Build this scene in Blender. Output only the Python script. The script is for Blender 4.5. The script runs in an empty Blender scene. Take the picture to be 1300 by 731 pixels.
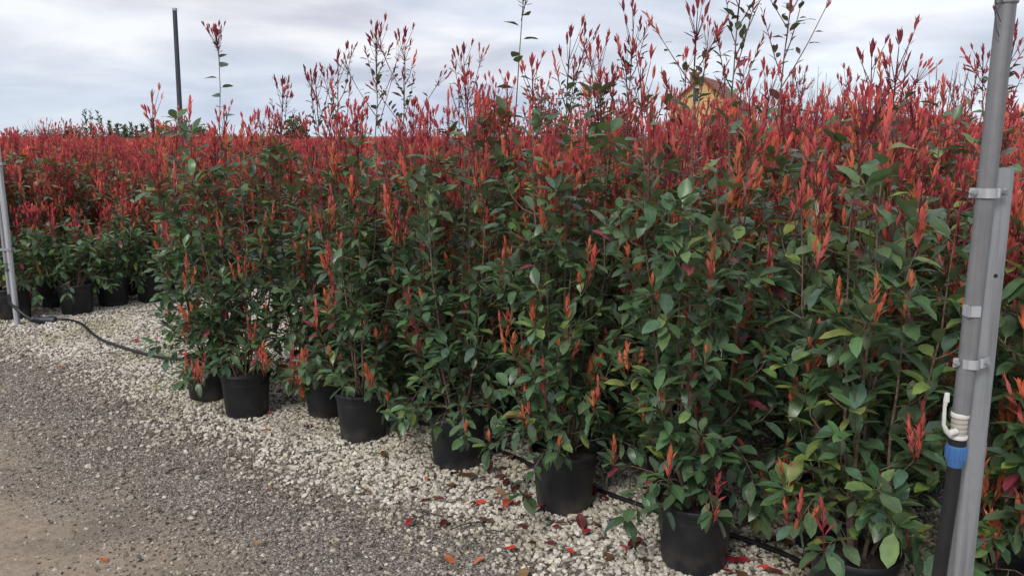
import bpy, math, random
import numpy as np
from mathutils import Matrix, Vector, Euler, noise as mnoise

R = math.radians
SC = bpy.context.scene
COL = SC.collection
PI = math.pi

# ------------------------------------------------------------------ camera, sky, sun, exposure
CAM_H = 1.75
PITCH = R(10.13)
cam = bpy.data.cameras.new('camera'); cam_o = bpy.data.objects.new('camera', cam); COL.objects.link(cam_o)
cam.lens = 29.9; cam.sensor_width = 36; cam.clip_start = .05; cam.clip_end = 6000
cam_o.location = (0, 0, CAM_H); cam_o.rotation_euler = (PI/2 - PITCH, 0, 0)
SC.camera = cam_o

SUN_EL, SUN_AZ = R(42), R(208)          # behind the camera, over the left shoulder
w = bpy.data.worlds.new('World'); SC.world = w; w.use_nodes = True
nt = w.node_tree; nt.nodes.clear()
def wn(t, **k):
    n = nt.nodes.new(t)
    for a, b in k.items(): setattr(n, a, b)
    return n
wl = lambda a, b: nt.links.new(a, b)
wo = wn('ShaderNodeOutputWorld'); bg = wn('ShaderNodeBackground'); bg.inputs[1].default_value = .1
sky = wn('ShaderNodeTexSky', sky_type='NISHITA', sun_disc=False, sun_elevation=SUN_EL, sun_rotation=SUN_AZ, air_density=1.0, dust_density=.2, ozone_density=3.0)
tc = wn('ShaderNodeTexCoord'); sep = wn('ShaderNodeSeparateXYZ'); wl(tc.outputs['Generated'], sep.inputs[0])
mz = wn('ShaderNodeMath', operation='MAXIMUM'); wl(sep.outputs[2], mz.inputs[0]); mz.inputs[1].default_value = 0
az = wn('ShaderNodeMath', operation='ADD'); wl(mz.outputs[0], az.inputs[0]); az.inputs[1].default_value = .16
dx = wn('ShaderNodeMath', operation='DIVIDE'); wl(sep.outputs[0], dx.inputs[0]); wl(az.outputs[0], dx.inputs[1])
dy = wn('ShaderNodeMath', operation='DIVIDE'); wl(sep.outputs[1], dy.inputs[0]); wl(az.outputs[0], dy.inputs[1])
cmb = wn('ShaderNodeCombineXYZ'); wl(dx.outputs[0], cmb.inputs[0]); wl(dy.outputs[0], cmb.inputs[1])
n1 = wn('ShaderNodeTexNoise'); n1.inputs['Scale'].default_value = 1.05; n1.inputs['Detail'].default_value = 7; n1.inputs['Roughness'].default_value = .5
n1.inputs['Distortion'].default_value = .35
wl(cmb.outputs[0], n1.inputs['Vector'])
cr = wn('ShaderNodeValToRGB'); wl(n1.outputs[0], cr.inputs[0])
els = cr.color_ramp.elements
els[0].position = .37; els[0].color = (3.5, 3.65, 4.25, 1)
els[1].position = .64; els[1].color = (6.0, 6.0, 6.15, 1)
e = cr.color_ramp.elements.new(.5); e.color = (4.65, 4.75, 5.25, 1)
# thin places where the blue above shows through the cloud sheet
n2 = wn('ShaderNodeTexNoise'); n2.inputs['Scale'].default_value = .6; n2.inputs['Detail'].default_value = 5
off = wn('ShaderNodeVectorMath', operation='ADD'); wl(cmb.outputs[0], off.inputs[0]); off.inputs[1].default_value = (3.1, 7.7, 0)
wl(off.outputs[0], n2.inputs['Vector'])
mr = wn('ShaderNodeMapRange'); wl(n2.outputs[0], mr.inputs[0])
mr.inputs[1].default_value = .35; mr.inputs[2].default_value = .75; mr.inputs[3].default_value = 1.0; mr.inputs[4].default_value = .8
# the cloud sheet ends before the horizon: clear band of sky low down
hz = wn('ShaderNodeMapRange'); wl(sep.outputs[2], hz.inputs[0])
hz.inputs[1].default_value = .0; hz.inputs[2].default_value = .09; hz.inputs[3].default_value = .15; hz.inputs[4].default_value = 1.0
mm = mr
deck = wn('ShaderNodeMixRGB'); wl(hz.outputs[0], deck.inputs[0]); deck.inputs[1].default_value = (3.1, 3.8, 5.1, 1); wl(cr.outputs[0], deck.inputs[2])
mix = wn('ShaderNodeMixRGB'); wl(mm.outputs[0], mix.inputs[0]); skm = wn('ShaderNodeVectorMath', operation='SCALE'); wl(sky.outputs[0], skm.inputs[0]); skm.inputs['Scale'].default_value = 1.4; wl(skm.outputs[0], mix.inputs[1]); wl(deck.outputs[0], mix.inputs[2])
wl(mix.outputs[0], bg.inputs[0]); wl(bg.outputs[0], wo.inputs[0])

sun = bpy.data.lights.new('sun', 'SUN'); sun.energy = 1.5; sun.angle = R(18); sun.color = (1, .965, .92)
sun_o = bpy.data.objects.new('sun', sun); COL.objects.link(sun_o)
sd = Vector((math.sin(SUN_AZ)*math.cos(SUN_EL), math.cos(SUN_AZ)*math.cos(SUN_EL), math.sin(SUN_EL)))
sun_o.rotation_euler = sd.to_track_quat('Z', 'Y').to_euler()

SC.view_settings.view_transform = 'Standard'; SC.view_settings.look = 'None'
SC.view_settings.exposure = 0.68; SC.view_settings.gamma = 1.0; SC.view_settings.use_curve_mapping = False
SC.cycles.max_bounces = 5; SC.cycles.transmission_bounces = 3; SC.cycles.diffuse_bounces = 3

# ------------------------------------------------------------------ materials
def mat(name):
    m = bpy.data.materials.new(name); m.use_nodes = True
    n = m.node_tree; b = n.nodes['Principled BSDF']
    return m, n, b
def N(n, t, **k):
    x = n.nodes.new(t)
    for a, b in k.items(): setattr(x, a, b)
    return x
def ramp(n, src, stops):
    r = N(n, 'ShaderNodeValToRGB'); n.links.new(src, r.inputs[0])
    el = r.color_ramp.elements
    while len(el) < len(stops): el.new(.5)
    for q, (p, c) in zip(el, stops): q.position = p; q.color = (*c, 1)
    return r.outputs[0]
def tex(n, kind, scale, vec=None, detail=4, out=0, **k):
    t = N(n, kind, **k); t.inputs['Scale'].default_value = scale
    if kind == 'ShaderNodeTexNoise': t.inputs['Detail'].default_value = detail
    if vec is not None: n.links.new(vec, t.inputs['Vector'])
    return t.outputs[out]
def mixc(n, f, a, b, mode='MIX'):
    x = N(n, 'ShaderNodeMixRGB', blend_type=mode)
    for s, v in zip(x.inputs, (f, a, b)):
        if hasattr(v, 'is_output'): n.links.new(v, s)
        elif isinstance(v, tuple): s.default_value = (*v, 1)
        else: s.default_value = v
    return x.outputs[0]
def math_(n, op, a, b=0.0, clamp=False):
    x = N(n, 'ShaderNodeMath', operation=op, use_clamp=clamp)
    for s, v in zip(x.inputs, (a, b)):
        if hasattr(v, 'is_output'): n.links.new(v, s)
        else: s.default_value = v
    return x.outputs[0]
def bump(n, b, h, strength=.3, dist=.01):
    x = N(n, 'ShaderNodeBump'); x.inputs['Strength'].default_value = strength; x.inputs['Distance'].default_value = dist
    n.links.new(h, x.inputs['Height']); n.links.new(x.outputs[0], b.inputs['Normal'])

def leaf_material(name, rough, trans, under_mix, under_col, tmul=(1.25, 1.35, .7), spec=.42):
    m, n, b = mat(name)
    at = N(n, 'ShaderNodeAttribute', attribute_name='tint')
    lc = N(n, 'ShaderNodeAttribute', attribute_name='lco')
    sp = N(n, 'ShaderNodeSeparateXYZ'); n.links.new(lc.outputs['Vector'], sp.inputs[0])
    au = math_(n, 'ABSOLUTE', sp.outputs[0])
    # blotchy tone inside each leaf, pale midrib and faint side veins
    geo = N(n, 'ShaderNodeNewGeometry')
    nz = tex(n, 'ShaderNodeTexNoise', 28, geo.outputs['Position'], 3)
    tone = ramp(n, nz, [(.3, (.72, .72, .72)), (.7, (1.22, 1.2, 1.12))])
    c = mixc(n, 1.0, at.outputs['Color'], tone, 'MULTIPLY')
    rib = math_(n, 'LESS_THAN', au, .075)
    ribc = mixc(n, .45, at.outputs['Color'], (.20, .25, .10))
    c = mixc(n, math_(n, 'MULTIPLY', rib, .55), c, ribc)
    vv = math_(n, 'SINE', math_(n, 'MULTIPLY', math_(n, 'ADD', math_(n, 'MULTIPLY', sp.outputs[1], 7.0), math_(n, 'MULTIPLY', au, -2.2)), 6.283))
    und = mixc(n, under_mix, c, under_col)
    c = mixc(n, math_(n, 'MULTIPLY', geo.outputs['Backfacing'], 1.0), c, und)
    n.links.new(c, b.inputs['Base Color'])
    ro = math_(n, 'ADD', math_(n, 'MULTIPLY', geo.outputs['Backfacing'], .25), rough)
    n.links.new(ro, b.inputs['Roughness'])
    b.inputs['Specular IOR Level'].default_value = spec
    bump(n, b, vv, .05, .001)
    tr = N(n, 'ShaderNodeBsdfTranslucent'); 
    tcx = mixc(n, 1.0, c, tmul, 'MULTIPLY'); n.links.new(tcx, tr.inputs[0])
    ms = N(n, 'ShaderNodeMixShader'); ms.inputs[0].default_value = trans
    n.links.new(b.outputs[0], ms.inputs[1]); n.links.new(tr.outputs[0], ms.inputs[2])
    n.links.new(ms.outputs[0], n.nodes['Material Output'].inputs[0])
    return m
M_leaf = leaf_material('photinia_leaf', .35, .20, .42, (.22, .27, .18), spec=.45)
M_red = leaf_material('photinia_young_leaf', .45, .42, .15, (.55, .17, .14), tmul=(1.2, 1.05, 1.0))

m, n, b = mat('bark'); M_bark = m
oc = N(n, 'ShaderNodeTexCoord')
c = ramp(n, tex(n, 'ShaderNodeTexNoise', 60, oc.outputs['Object'], 5), [(.3, (.075, .045, .032)), (.7, (.21, .145, .105))])
n.links.new(c, b.inputs['Base Color']); b.inputs['Roughness'].default_value = .75
bump(n, b, tex(n, 'ShaderNodeTexNoise', 180, oc.outputs['Object'], 3), .4, .003)

m, n, b = mat('black_plastic_pot'); M_pot = m
oc = N(n, 'ShaderNodeTexCoord'); sp = N(n, 'ShaderNodeSeparateXYZ'); n.links.new(oc.outputs['Object'], sp.inputs[0])
oi = N(n, 'ShaderNodeObjectInfo')
jit = N(n, 'ShaderNodeVectorMath', operation='SCALE'); n.links.new(oc.outputs['Object'], jit.inputs[0]); jit.inputs['Scale'].default_value = 1
jo = N(n, 'ShaderNodeVectorMath', operation='ADD'); n.links.new(jit.outputs[0], jo.inputs[0])
rv = N(n, 'ShaderNodeCombineXYZ'); n.links.new(math_(n, 'MULTIPLY', oi.outputs['Random'], 40.0), rv.inputs[0]); n.links.new(rv.outputs[0], jo.inputs[1])
dirt = tex(n, 'ShaderNodeTexNoise', 9, jo.outputs[0], 6)
low = N(n, 'ShaderNodeMapRange'); n.links.new(sp.outputs[2], low.inputs[0]); low.inputs[1].default_value = .12; low.inputs[2].default_value = 0; low.inputs[3].default_value = 0; low.inputs[4].default_value = .65
df = math_(n, 'MULTIPLY', math_(n, 'ADD', low.outputs[0], .12), ramp(n, dirt, [(.42, (0, 0, 0)), (.72, (1, 1, 1))]), True)
c = mixc(n, df, (.016, .0175, .021), (.13, .105, .085))
n.links.new(c, b.inputs['Base Color']); b.inputs['Roughness'].default_value = .52; b.inputs['Specular IOR Level'].default_value = .4
scr = tex(n, 'ShaderNodeTexNoise', 5, jo.outputs[0], 8)
n.links.new(ramp(n, scr, [(.35, (.42, .42, .42)), (.7, (.68, .68, .68))]), b.inputs['Roughness'])
bump(n, b, tex(n, 'ShaderNodeTexNoise', 120, oc.outputs['Object'], 2), .08, .002)

m, n, b = mat('potting_soil'); M_soil = m
oc = N(n, 'ShaderNodeTexCoord')
n.links.new(ramp(n, tex(n, 'ShaderNodeTexNoise', 70, oc.outputs['Object'], 6), [(.35, (.012, .008, .006)), (.65, (.06, .042, .03))]), b.inputs['Base Color'])
b.inputs['Roughness'].default_value = .95
bump(n, b, tex(n, 'ShaderNodeTexNoise', 90, oc.outputs['Object'], 5), .9, .012)

def metal(name, base, rough, metallic, spot=(.3, .31, .32)):
    m, n, b = mat(name); oc = N(n, 'ShaderNodeTexCoord')
    v = tex(n, 'ShaderNodeTexVoronoi', 55, oc.outputs['Object'], feature='F1')
    nz = tex(n, 'ShaderNodeTexNoise', 14, oc.outputs['Object'], 7)
    c = mixc(n, math_(n, 'MULTIPLY', nz, .7), base, spot)
    c = mixc(n, math_(n, 'MULTIPLY', v, .35), c, tuple(x*.7 for x in base))
    st = N(n, 'ShaderNodeMapping'); st.inputs['Scale'].default_value = (60, 60, 2.0); n.links.new(oc.outputs['Object'], st.inputs[0])
    sk = ramp(n, tex(n, 'ShaderNodeTexNoise', 1.2, st.outputs[0], 4), [(.5, (0, 0, 0)), (.72, (1, 1, 1))])
    c = mixc(n, math_(n, 'MULTIPLY', sk, .55), c, (.12, .105, .09))
    n.links.new(c, b.inputs['Base Color']); b.inputs['Metallic'].default_value = metallic
    n.links.new(ramp(n, nz, [(.3, (rough-.1,)*3), (.7, (rough+.12,)*3)]), b.inputs['Roughness'])
    bump(n, b, nz, .12, .002)
    return m
M_galv = metal('galvanised_steel', (.40, .42, .44), .48, .55, (.30, .31, .33))
M_riser = metal('weathered_steel_pipe', (.20, .205, .215), .5, .35, (.27, .27, .28))
M_darksteel = metal('dark_steel', (.05, .06, .075), .5, .4, (.08, .09, .10))
M_lightsteel = metal('pale_galvanised_steel', (.50, .52, .54), .5, .3, (.42, .43, .45))

def plain(name, col, rough=.5, var=.25, scale=20, spec=.5):
    m, n, b = mat(name); oc = N(n, 'ShaderNodeTexCoord')
    nz = tex(n, 'ShaderNodeTexNoise', scale, oc.outputs['Object'], 6)
    c = ramp(n, nz, [(.3, tuple(x*(1-var) for x in col)), (.7, tuple(min(1, x*(1+var)) for x in col))])
    n.links.new(c, b.inputs['Base Color']); b.inputs['Roughness'].default_value = rough; b.inputs['Specular IOR Level'].default_value = spec
    bump(n, b, nz, .1, .003)
    return m
M_hose = plain('black_hose', (.012, .012, .014), .45)
M_blue = plain('blue_fitting_plastic', (.05, .15, .36), .4, .12)
M_white = plain('white_plastic', (.62, .61, .57), .45, .12, 40)
M_beige = plain('brass_grey_plastic', (.36, .33, .28), .5, .15, 40)
M_teal = plain('teal_plastic', (.0, .28, .24), .4, .1)
M_bluepost = plain('blue_painted_post', (.04, .07, .17), .5, .2)
M_yellow = plain('yellow_render', (.55, .36, .15), .85, .12, 3)
M_rooftile = plain('roof_tile', (.20, .09, .06), .85, .35, 2)
M_glass = plain('dark_window', (.03, .035, .04), .15, .1)
M_timber = plain('white_timber', (.5, .46, .38), .6, .1)

# ground: packed earth and fine grey stone, white limestone chips near the pots
UD = Vector((-.735, .678, 0)); ND = Vector((.678, .735, 0))      # along the front row / into the block
def un(x, y): return x*UD.x + y*UD.y, x*ND.x + y*ND.y
def xy(u, v): return u*UD.x + v*ND.x, u*UD.y + v*ND.y
m, n, b = mat('gravel_ground'); M_ground = m
geo = N(n, 'ShaderNodeNewGeometry'); pos = geo.outputs['Position']
dot = N(n, 'ShaderNodeVectorMath', operation='DOT_PRODUCT'); n.links.new(pos, dot.inputs[0]); dot.inputs[1].default_value = tuple(ND)
edge = math_(n, 'ADD', dot.outputs['Value'], math_(n, 'MULTIPLY', math_(n, 'SUBTRACT', tex(n, 'ShaderNodeTexNoise', 1.3, pos, 5), .5), .75))
wmask = N(n, 'ShaderNodeMapRange'); n.links.new(edge, wmask.inputs[0]); wmask.inputs[1].default_value = 2.2; wmask.inputs[2].default_value = 2.65
fine = tex(n, 'ShaderNodeTexVoronoi', 115, pos, out=1, feature='F1')
fined = tex(n, 'ShaderNodeTexVoronoi', 115, pos, feature='F1')
big = tex(n, 'ShaderNodeTexVoronoi', 48, pos, out=1, feature='F1')
bigd = tex(n, 'ShaderNodeTexVoronoi', 48, pos, feature='F1')
bwf = N(n, 'ShaderNodeRGBToBW'); n.links.new(fine, bwf.inputs[0])
bwb = N(n, 'ShaderNodeRGBToBW'); n.links.new(big, bwb.inputs[0])
grey = ramp(n, bwf.outputs[0], [(.15, (.09, .077, .064)), (.5, (.23, .198, .168)), (.85, (.42, .375, .33))])
patch = tex(n, 'ShaderNodeTexNoise', 1.1, pos, 6)
brownf = N(n, 'ShaderNodeMapRange'); n.links.new(math_(n, 'ADD', math_(n, 'SUBTRACT', 1.75, dot.outputs['Value']), math_(n, 'MULTIPLY', math_(n, 'SUBTRACT', patch, .5), 2.2)), brownf.inputs[0])
brownf.inputs[1].default_value = -.1; brownf.inputs[2].default_value = .55; brownf.inputs[4].default_value = .86
earth = ramp(n, tex(n, 'ShaderNodeTexNoise', 22, pos, 8), [(.3, (.21, .165, .115)), (.7, (.35, .285, .215))])
road = mixc(n, brownf.outputs[0], grey, earth)
road = mixc(n, math_(n, 'MULTIPLY', ramp(n, tex(n, 'ShaderNodeTexNoise', 2.3, pos, 4), [(.45, (0, 0, 0)), (.7, (1, 1, 1))]), .35), road, (.06, .052, .048))
white = ramp(n, bwb.outputs[0], [(.1, (.22, .20, .165)), (.45, (.42, .395, .345)), (.9, (.62, .60, .555))])
white = mixc(n, math_(n, 'MULTIPLY', ramp(n, bigd, [(.35, (0, 0, 0)), (.62, (1, 1, 1))]), .85), white, (.045, .038, .03))
c = mixc(n, wmask.outputs[0], road, white)
n.links.new(c, b.inputs['Base Color']); b.inputs['Roughness'].default_value = .93; b.inputs['Specular IOR Level'].default_value = .2
hh = math_(n, 'ADD', math_(n, 'MULTIPLY', math_(n, 'MULTIPLY', fined, -1.0), math_(n, 'SUBTRACT', 1.0, brownf.outputs[0])), math_(n, 'MULTIPLY', math_(n, 'MULTIPLY', bigd, -2.0), wmask.outputs[0]))
hh = math_(n, 'ADD', hh, math_(n, 'MULTIPLY', tex(n, 'ShaderNodeTexNoise', 60, pos, 6), .4))
bump(n, b, hh, .9, .012)

def stone_mat(name, lo, mid, hi, moss=0):
    m, n, b = mat(name)
    at = N(n, 'ShaderNodeAttribute', attribute_name='tint')
    geo = N(n, 'ShaderNodeNewGeometry')
    nz = tex(n, 'ShaderNodeTexNoise', 130, geo.outputs['Position'], 5)
    bw = N(n, 'ShaderNodeRGBToBW'); n.links.new(at.outputs['Color'], bw.inputs[0])
    c = ramp(n, bw.outputs[0], [(.05, lo), (.45, mid), (.95, hi)])
    c = mixc(n, 1.0, c, ramp(n, nz, [(.3, (.72, .70, .66)), (.6, (1, 1, 1))]), 'MULTIPLY')
    if moss:        # thin algae film and soil dust in patches
        mf = ramp(n, tex(n, 'ShaderNodeTexNoise', 1.1, geo.outputs['Position'], 5), [(.5, (0, 0, 0)), (.68, (1, 1, 1))])
        c = mixc(n, math_(n, 'MULTIPLY', mf, moss), c, (.30, .285, .13))
        df = ramp(n, tex(n, 'ShaderNodeTexNoise', 2.7, geo.outputs['Position'], 6), [(.52, (0, 0, 0)), (.7, (1, 1, 1))])
        c = mixc(n, math_(n, 'MULTIPLY', df, .4), c, (.14, .11, .08))
    n.links.new(c, b.inputs['Base Color']); b.inputs['Roughness'].default_value = .85; b.inputs['Specular IOR Level'].default_value = .25
    bump(n, b, nz, .3, .002)
    return m
M_wstone = stone_mat('white_limestone_chip', moss=.45, lo=(.10, .085, .065), mid=(.50, .455, .375), hi=(.74, .70, .62))
M_gstone = stone_mat('grey_stone_chip', (.075, .062, .05), (.25, .215, .18), (.55, .50, .44))

# ------------------------------------------------------------------ object helpers
def link(o, parent=None):
    COL.objects.link(o)
    if parent is not None: o.parent = parent
    return o
def tag(o, label=None, cat=None, group=None, kind=None):
    if label: o['label'] = label
    if cat: o['category'] = cat
    if group: o['group'] = group
    if kind: o['kind'] = kind
    return o
def empty(name, loc, rz=0):
    o = bpy.data.objects.new(name, None); o.location = loc; o.rotation_euler = (0, 0, rz); o.empty_display_size = .1
    return link(o)
def obj(name, me, parent=None, loc=None):
    o = bpy.data.objects.new(name, me)
    if loc is not None: o.location = loc
    return link(o, parent)
def np_mesh(name, V, F, m, tint=None, lco=None, smooth=True):
    """triangle mesh straight from arrays"""
    V = np.asarray(V, np.float32); F = np.asarray(F, np.int32)
    me = bpy.data.meshes.new(name)
    me.vertices.add(len(V)); me.vertices.foreach_set('co', V.ravel())
    me.loops.add(F.size); me.loops.foreach_set('vertex_index', F.ravel())
    me.polygons.add(len(F)); me.polygons.foreach_set('loop_start', np.arange(0, F.size, 3, dtype=np.int32))
    if smooth: me.polygons.foreach_set('use_smooth', np.ones(len(F), bool))
    if tint is not None:
        a = me.attributes.new('tint', 'FLOAT_COLOR', 'POINT')
        t4 = np.ones((len(V), 4), np.float32); t4[:, :3] = tint; a.data.foreach_set('color', t4.ravel())
    if lco is not None:
        a = me.attributes.new('lco', 'FLOAT_VECTOR', 'POINT'); a.data.foreach_set('vector', np.asarray(lco, np.float32).ravel())
    me.materials.append(m); me.update(calc_edges=True)
    if not smooth: me.shade_flat()
    return me
class MB:
    """collects shapes as triangles"""
    def __init__(s): s.V = []; s.F = []; s.n = 0
    def add(s, V, F):
        V = np.asarray(V, float); F = np.asarray(F, int); s.V.append(V); s.F.append(F + s.n); s.n += len(V)
    def tube(s, pts, rad, k=8, cap=True):
        pts = [Vector(p) for p in pts]
        if not hasattr(rad, '__len__'): rad = [rad]*len(pts)
        V = []; up = None
        for i, p in enumerate(pts):
            d = (pts[min(i+1, len(pts)-1)] - pts[max(i-1, 0)]).normalized()
            if up is None: up = Vector((1, 0, 0)) if abs(d.x) < .8 else Vector((0, 1, 0))
            a = (up - d*up.dot(d)).normalized(); up = a; bb = d.cross(a)
            for j in range(k):
                t = 2*PI*j/k; V.append(p + (a*math.cos(t) + bb*math.sin(t))*rad[i])
        F = []
        for i in range(len(pts)-1):
            for j in range(k):
                q = (i*k+j, i*k+(j+1) % k, (i+1)*k+(j+1) % k, (i+1)*k+j)
                F += [(q[0], q[1], q[2]), (q[0], q[2], q[3])]
        if cap:
            for base, flip in ((0, True), ((len(pts)-1)*k, False)):
                for j in range(1, k-1):
                    t = (base, base+j, base+j+1); F.append(t[::-1] if flip else t)
        s.add([tuple(v) for v in V], F)
    def lathe(s, prof, k=32, c=(0, 0, 0)):
        V = []; F = []
        for r, z in prof:
            for j in range(k):
                t = 2*PI*j/k; V.append((c[0]+r*math.cos(t), c[1]+r*math.sin(t), c[2]+z))
        for i in range(len(prof)-1):
            for j in range(k):
                q = (i*k+j, i*k+(j+1) % k, (i+1)*k+(j+1) % k, (i+1)*k+j)
                F += [(q[0], q[1], q[2]), (q[0], q[2], q[3])]
        s.add(V, F)
    def prism(s, outline, z0, z1, cap=True):
        k = len(outline); V = [(x, y, z0) for x, y in outline] + [(x, y, z1) for x, y in outline]; F = []
        for j in range(k):
            q = (j, (j+1) % k, k+(j+1) % k, k+j); F += [(q[0], q[1], q[2]), (q[0], q[2], q[3])]
        if cap:
            for j in range(1, k-1): F += [(0, j+1, j), (k, k+j, k+j+1)]
        s.add(V, F)
    def box(s, lo, hi):
        (a, b_, c_), (d, e_, f_) = lo, hi
        s.prism([(a, b_), (d, b_), (d, e_), (a, e_)], c_, f_)
    def mesh(s, name, m, smooth=True, auto=True):
        me = np_mesh(name, np.concatenate(s.V), np.concatenate(s.F), m, smooth=smooth)
        if smooth and auto:
            me.set_sharp_from_angle(angle=R(38))
        return me

# ------------------------------------------------------------------ ground
def disc_ground():
    rad = [0, 6, 14, 30, 80, 250, 800, 2500]
    V = [(0, 4, 0)]; k = 48; F = []
    for r in rad[1:]:
        for j in range(k): V.append((r*math.cos(2*PI*j/k), 4+r*math.sin(2*PI*j/k), 0))
    for j in range(k): F.append((0, 1+j, 1+(j+1) % k))
    for i in range(len(rad)-2):
        a = 1+i*k; c_ = a+k
        for j in range(k):
            q = (a+j, c_+j, c_+(j+1) % k, a+(j+1) % k); F += [(q[0], q[1], q[2]), (q[0], q[2], q[3])]
    return np_mesh('ground', V, F, M_ground)
tag(obj('ground', disc_ground()), kind='structure')

rng = np.random.default_rng(11)
def ico():
    t = (1+5**.5)/2
    V = np.array([(-1, t, 0), (1, t, 0), (-1, -t, 0), (1, -t, 0), (0, -1, t), (0, 1, t), (0, -1, -t), (0, 1, -t), (t, 0, -1), (t, 0, 1), (-t, 0, -1), (-t, 0, 1)], float)
    V /= np.linalg.norm(V[0])
    F = np.array([(0, 11, 5), (0, 5, 1), (0, 1, 7), (0, 7, 10), (0, 10, 11), (1, 5, 9), (5, 11, 4), (11, 10, 2), (10, 7, 6), (7, 1, 8), (3, 9, 4), (3, 4, 2), (3, 2, 6), (3, 6, 8), (3, 8, 9), (4, 9, 5), (2, 4, 11), (6, 2, 10), (8, 6, 7), (9, 8, 1)])
    return V, F
def octa():
    V = np.array([(1, 0, 0), (-1, 0, 0), (0, 1, 0), (0, -1, 0), (0, 0, 1), (0, 0, -1)], float)
    F = np.array([(0, 2, 4), (2, 1, 4), (1, 3, 4), (3, 0, 4), (2, 0, 5), (1, 2, 5), (3, 1, 5), (0, 3, 5)])
    return V, F
def rand_rot(n):
    q = rng.normal(size=(n, 4)); q /= np.linalg.norm(q, axis=1)[:, None]
    a, b_, c_, d = q.T
    return np.stack([np.stack([1-2*(c_*c_+d*d), 2*(b_*c_-a*d), 2*(b_*d+a*c_)], -1), np.stack([2*(b_*c_+a*d), 1-2*(b_*b_+d*d), 2*(c_*d-a*b_)], -1), np.stack([2*(b_*d-a*c_), 2*(c_*d+a*b_), 1-2*(b_*b_+c_*c_)], -1)], 1)
def stones(name, P, size, shape, m, tint):
    V0, F0 = shape; n_ = len(P)
    V = np.repeat(V0[None], n_, 0)*(1+rng.uniform(-.28, .28, (n_, len(V0), 1)))
    sc = np.stack([rng.uniform(.8, 1.25, n_), rng.uniform(.65, 1.0, n_), rng.uniform(.5, .85, n_)], -1)*size[:, None]
    V = V*sc[:, None, :]
    V = np.einsum('nij,nkj->nki', rand_rot(n_), V)
    V[:, :, 2] *= .8
    V += P[:, None, :]
    F = F0[None] + (np.arange(n_)*len(V0))[:, None, None]
    T = np.repeat(tint[:, None], len(V0), 1).reshape(-1, 1).repeat(3, 1)
    return np_mesh(name, V.reshape(-1, 3), F.reshape(-1, 3), m, tint=T, smooth=False)
def vnoise(u, v, s, o=0):
    return np.array([mnoise.noise((a*s+o, b_*s-o, o)) for a, b_ in zip(u, v)])
def to_xy(u, v): return u*UD.x+v*ND.x, u*UD.y+v*ND.y
def infrustum(x, y, mlo=-.64, mhi=.64, ymin=2.75): return (y > ymin) & (x/np.maximum(y, .1) > mlo) & (x/np.maximum(y, .1) < mhi)
# white chips
def white_points():
    out = []
    for (u0, u1, v0, v1, d) in ((.3, 5.4, 1.5, 4.3, 3500), (5.4, 9.4, 1.6, 5.2, 2300)):
        k = int((u1-u0)*(v1-v0)*d); u = rng.uniform(u0, u1, k); v = rng.uniform(v0, v1, k)
        nn = vnoise(u, v, .9, 3.3)*.28 + vnoise(u, v, 3.5, 8.1)*.18
        prob = np.clip((v+nn-1.95)/.62, 0, 1)**1.6
        prob = np.maximum(prob, .035*(v > 1.6))
        keep = rng.random(k) < prob
        x, y = to_xy(u, v); keep &= infrustum(x, y)
        out.append(np.stack([x[keep], y[keep]], -1))
    return np.concatenate(out)
P = white_points(); k = len(P)
sz = rng.uniform(.0085, .0165, k)*rng.choice([.75, 1, 1.1, 1.3], k)
P3 = np.column_stack([P, rng.uniform(.001, .009, k)])
tn = np.clip(rng.normal(.56, .27, k), .02, 1)
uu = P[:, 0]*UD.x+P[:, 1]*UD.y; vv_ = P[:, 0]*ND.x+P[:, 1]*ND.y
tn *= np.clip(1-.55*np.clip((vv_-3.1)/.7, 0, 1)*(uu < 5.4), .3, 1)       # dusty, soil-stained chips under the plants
tn = np.where(vv_ < 2.25, tn*.7, tn)
tag(obj('white_gravel', stones('white_gravel', P3, sz, ico(), M_wstone, tn)), 'loose white limestone chips spread under and in front of the pots', 'gravel', kind='stuff')
print('white stones', k)
def grey_points():
    k = 120000; u = rng.uniform(.6, 9.6, k); v = rng.uniform(.2, 2.75, k)
    x, y = to_xy(u, v); keep = infrustum(x, y)
    u, v, x, y = u[keep], v[keep], x[keep], y[keep]
    nn = vnoise(u, v, 1.2, 5.5)*.5
    prob = np.clip((v+nn-1.0)/1.0, .05, 1)*np.clip(3.1-y*.18, .5, 1)
    keep = rng.random(len(u)) < prob
    return np.stack([x[keep], y[keep]], -1)
P = grey_points(); k = len(P)
P3 = np.column_stack([P, rng.uniform(-.001, .003, k)])
tag(obj('grey_gravel', stones('grey_gravel', P3, rng.uniform(.004, .010, k)*rng.choice([.8, 1, 1, 1.2, 1.6], k), octa(), M_gstone, np.clip(rng.normal(.45, .28, k), .02, 1))), 'fine crushed grey stone covering the drive', 'gravel', kind='stuff')
print('grey stones', k)

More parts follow.
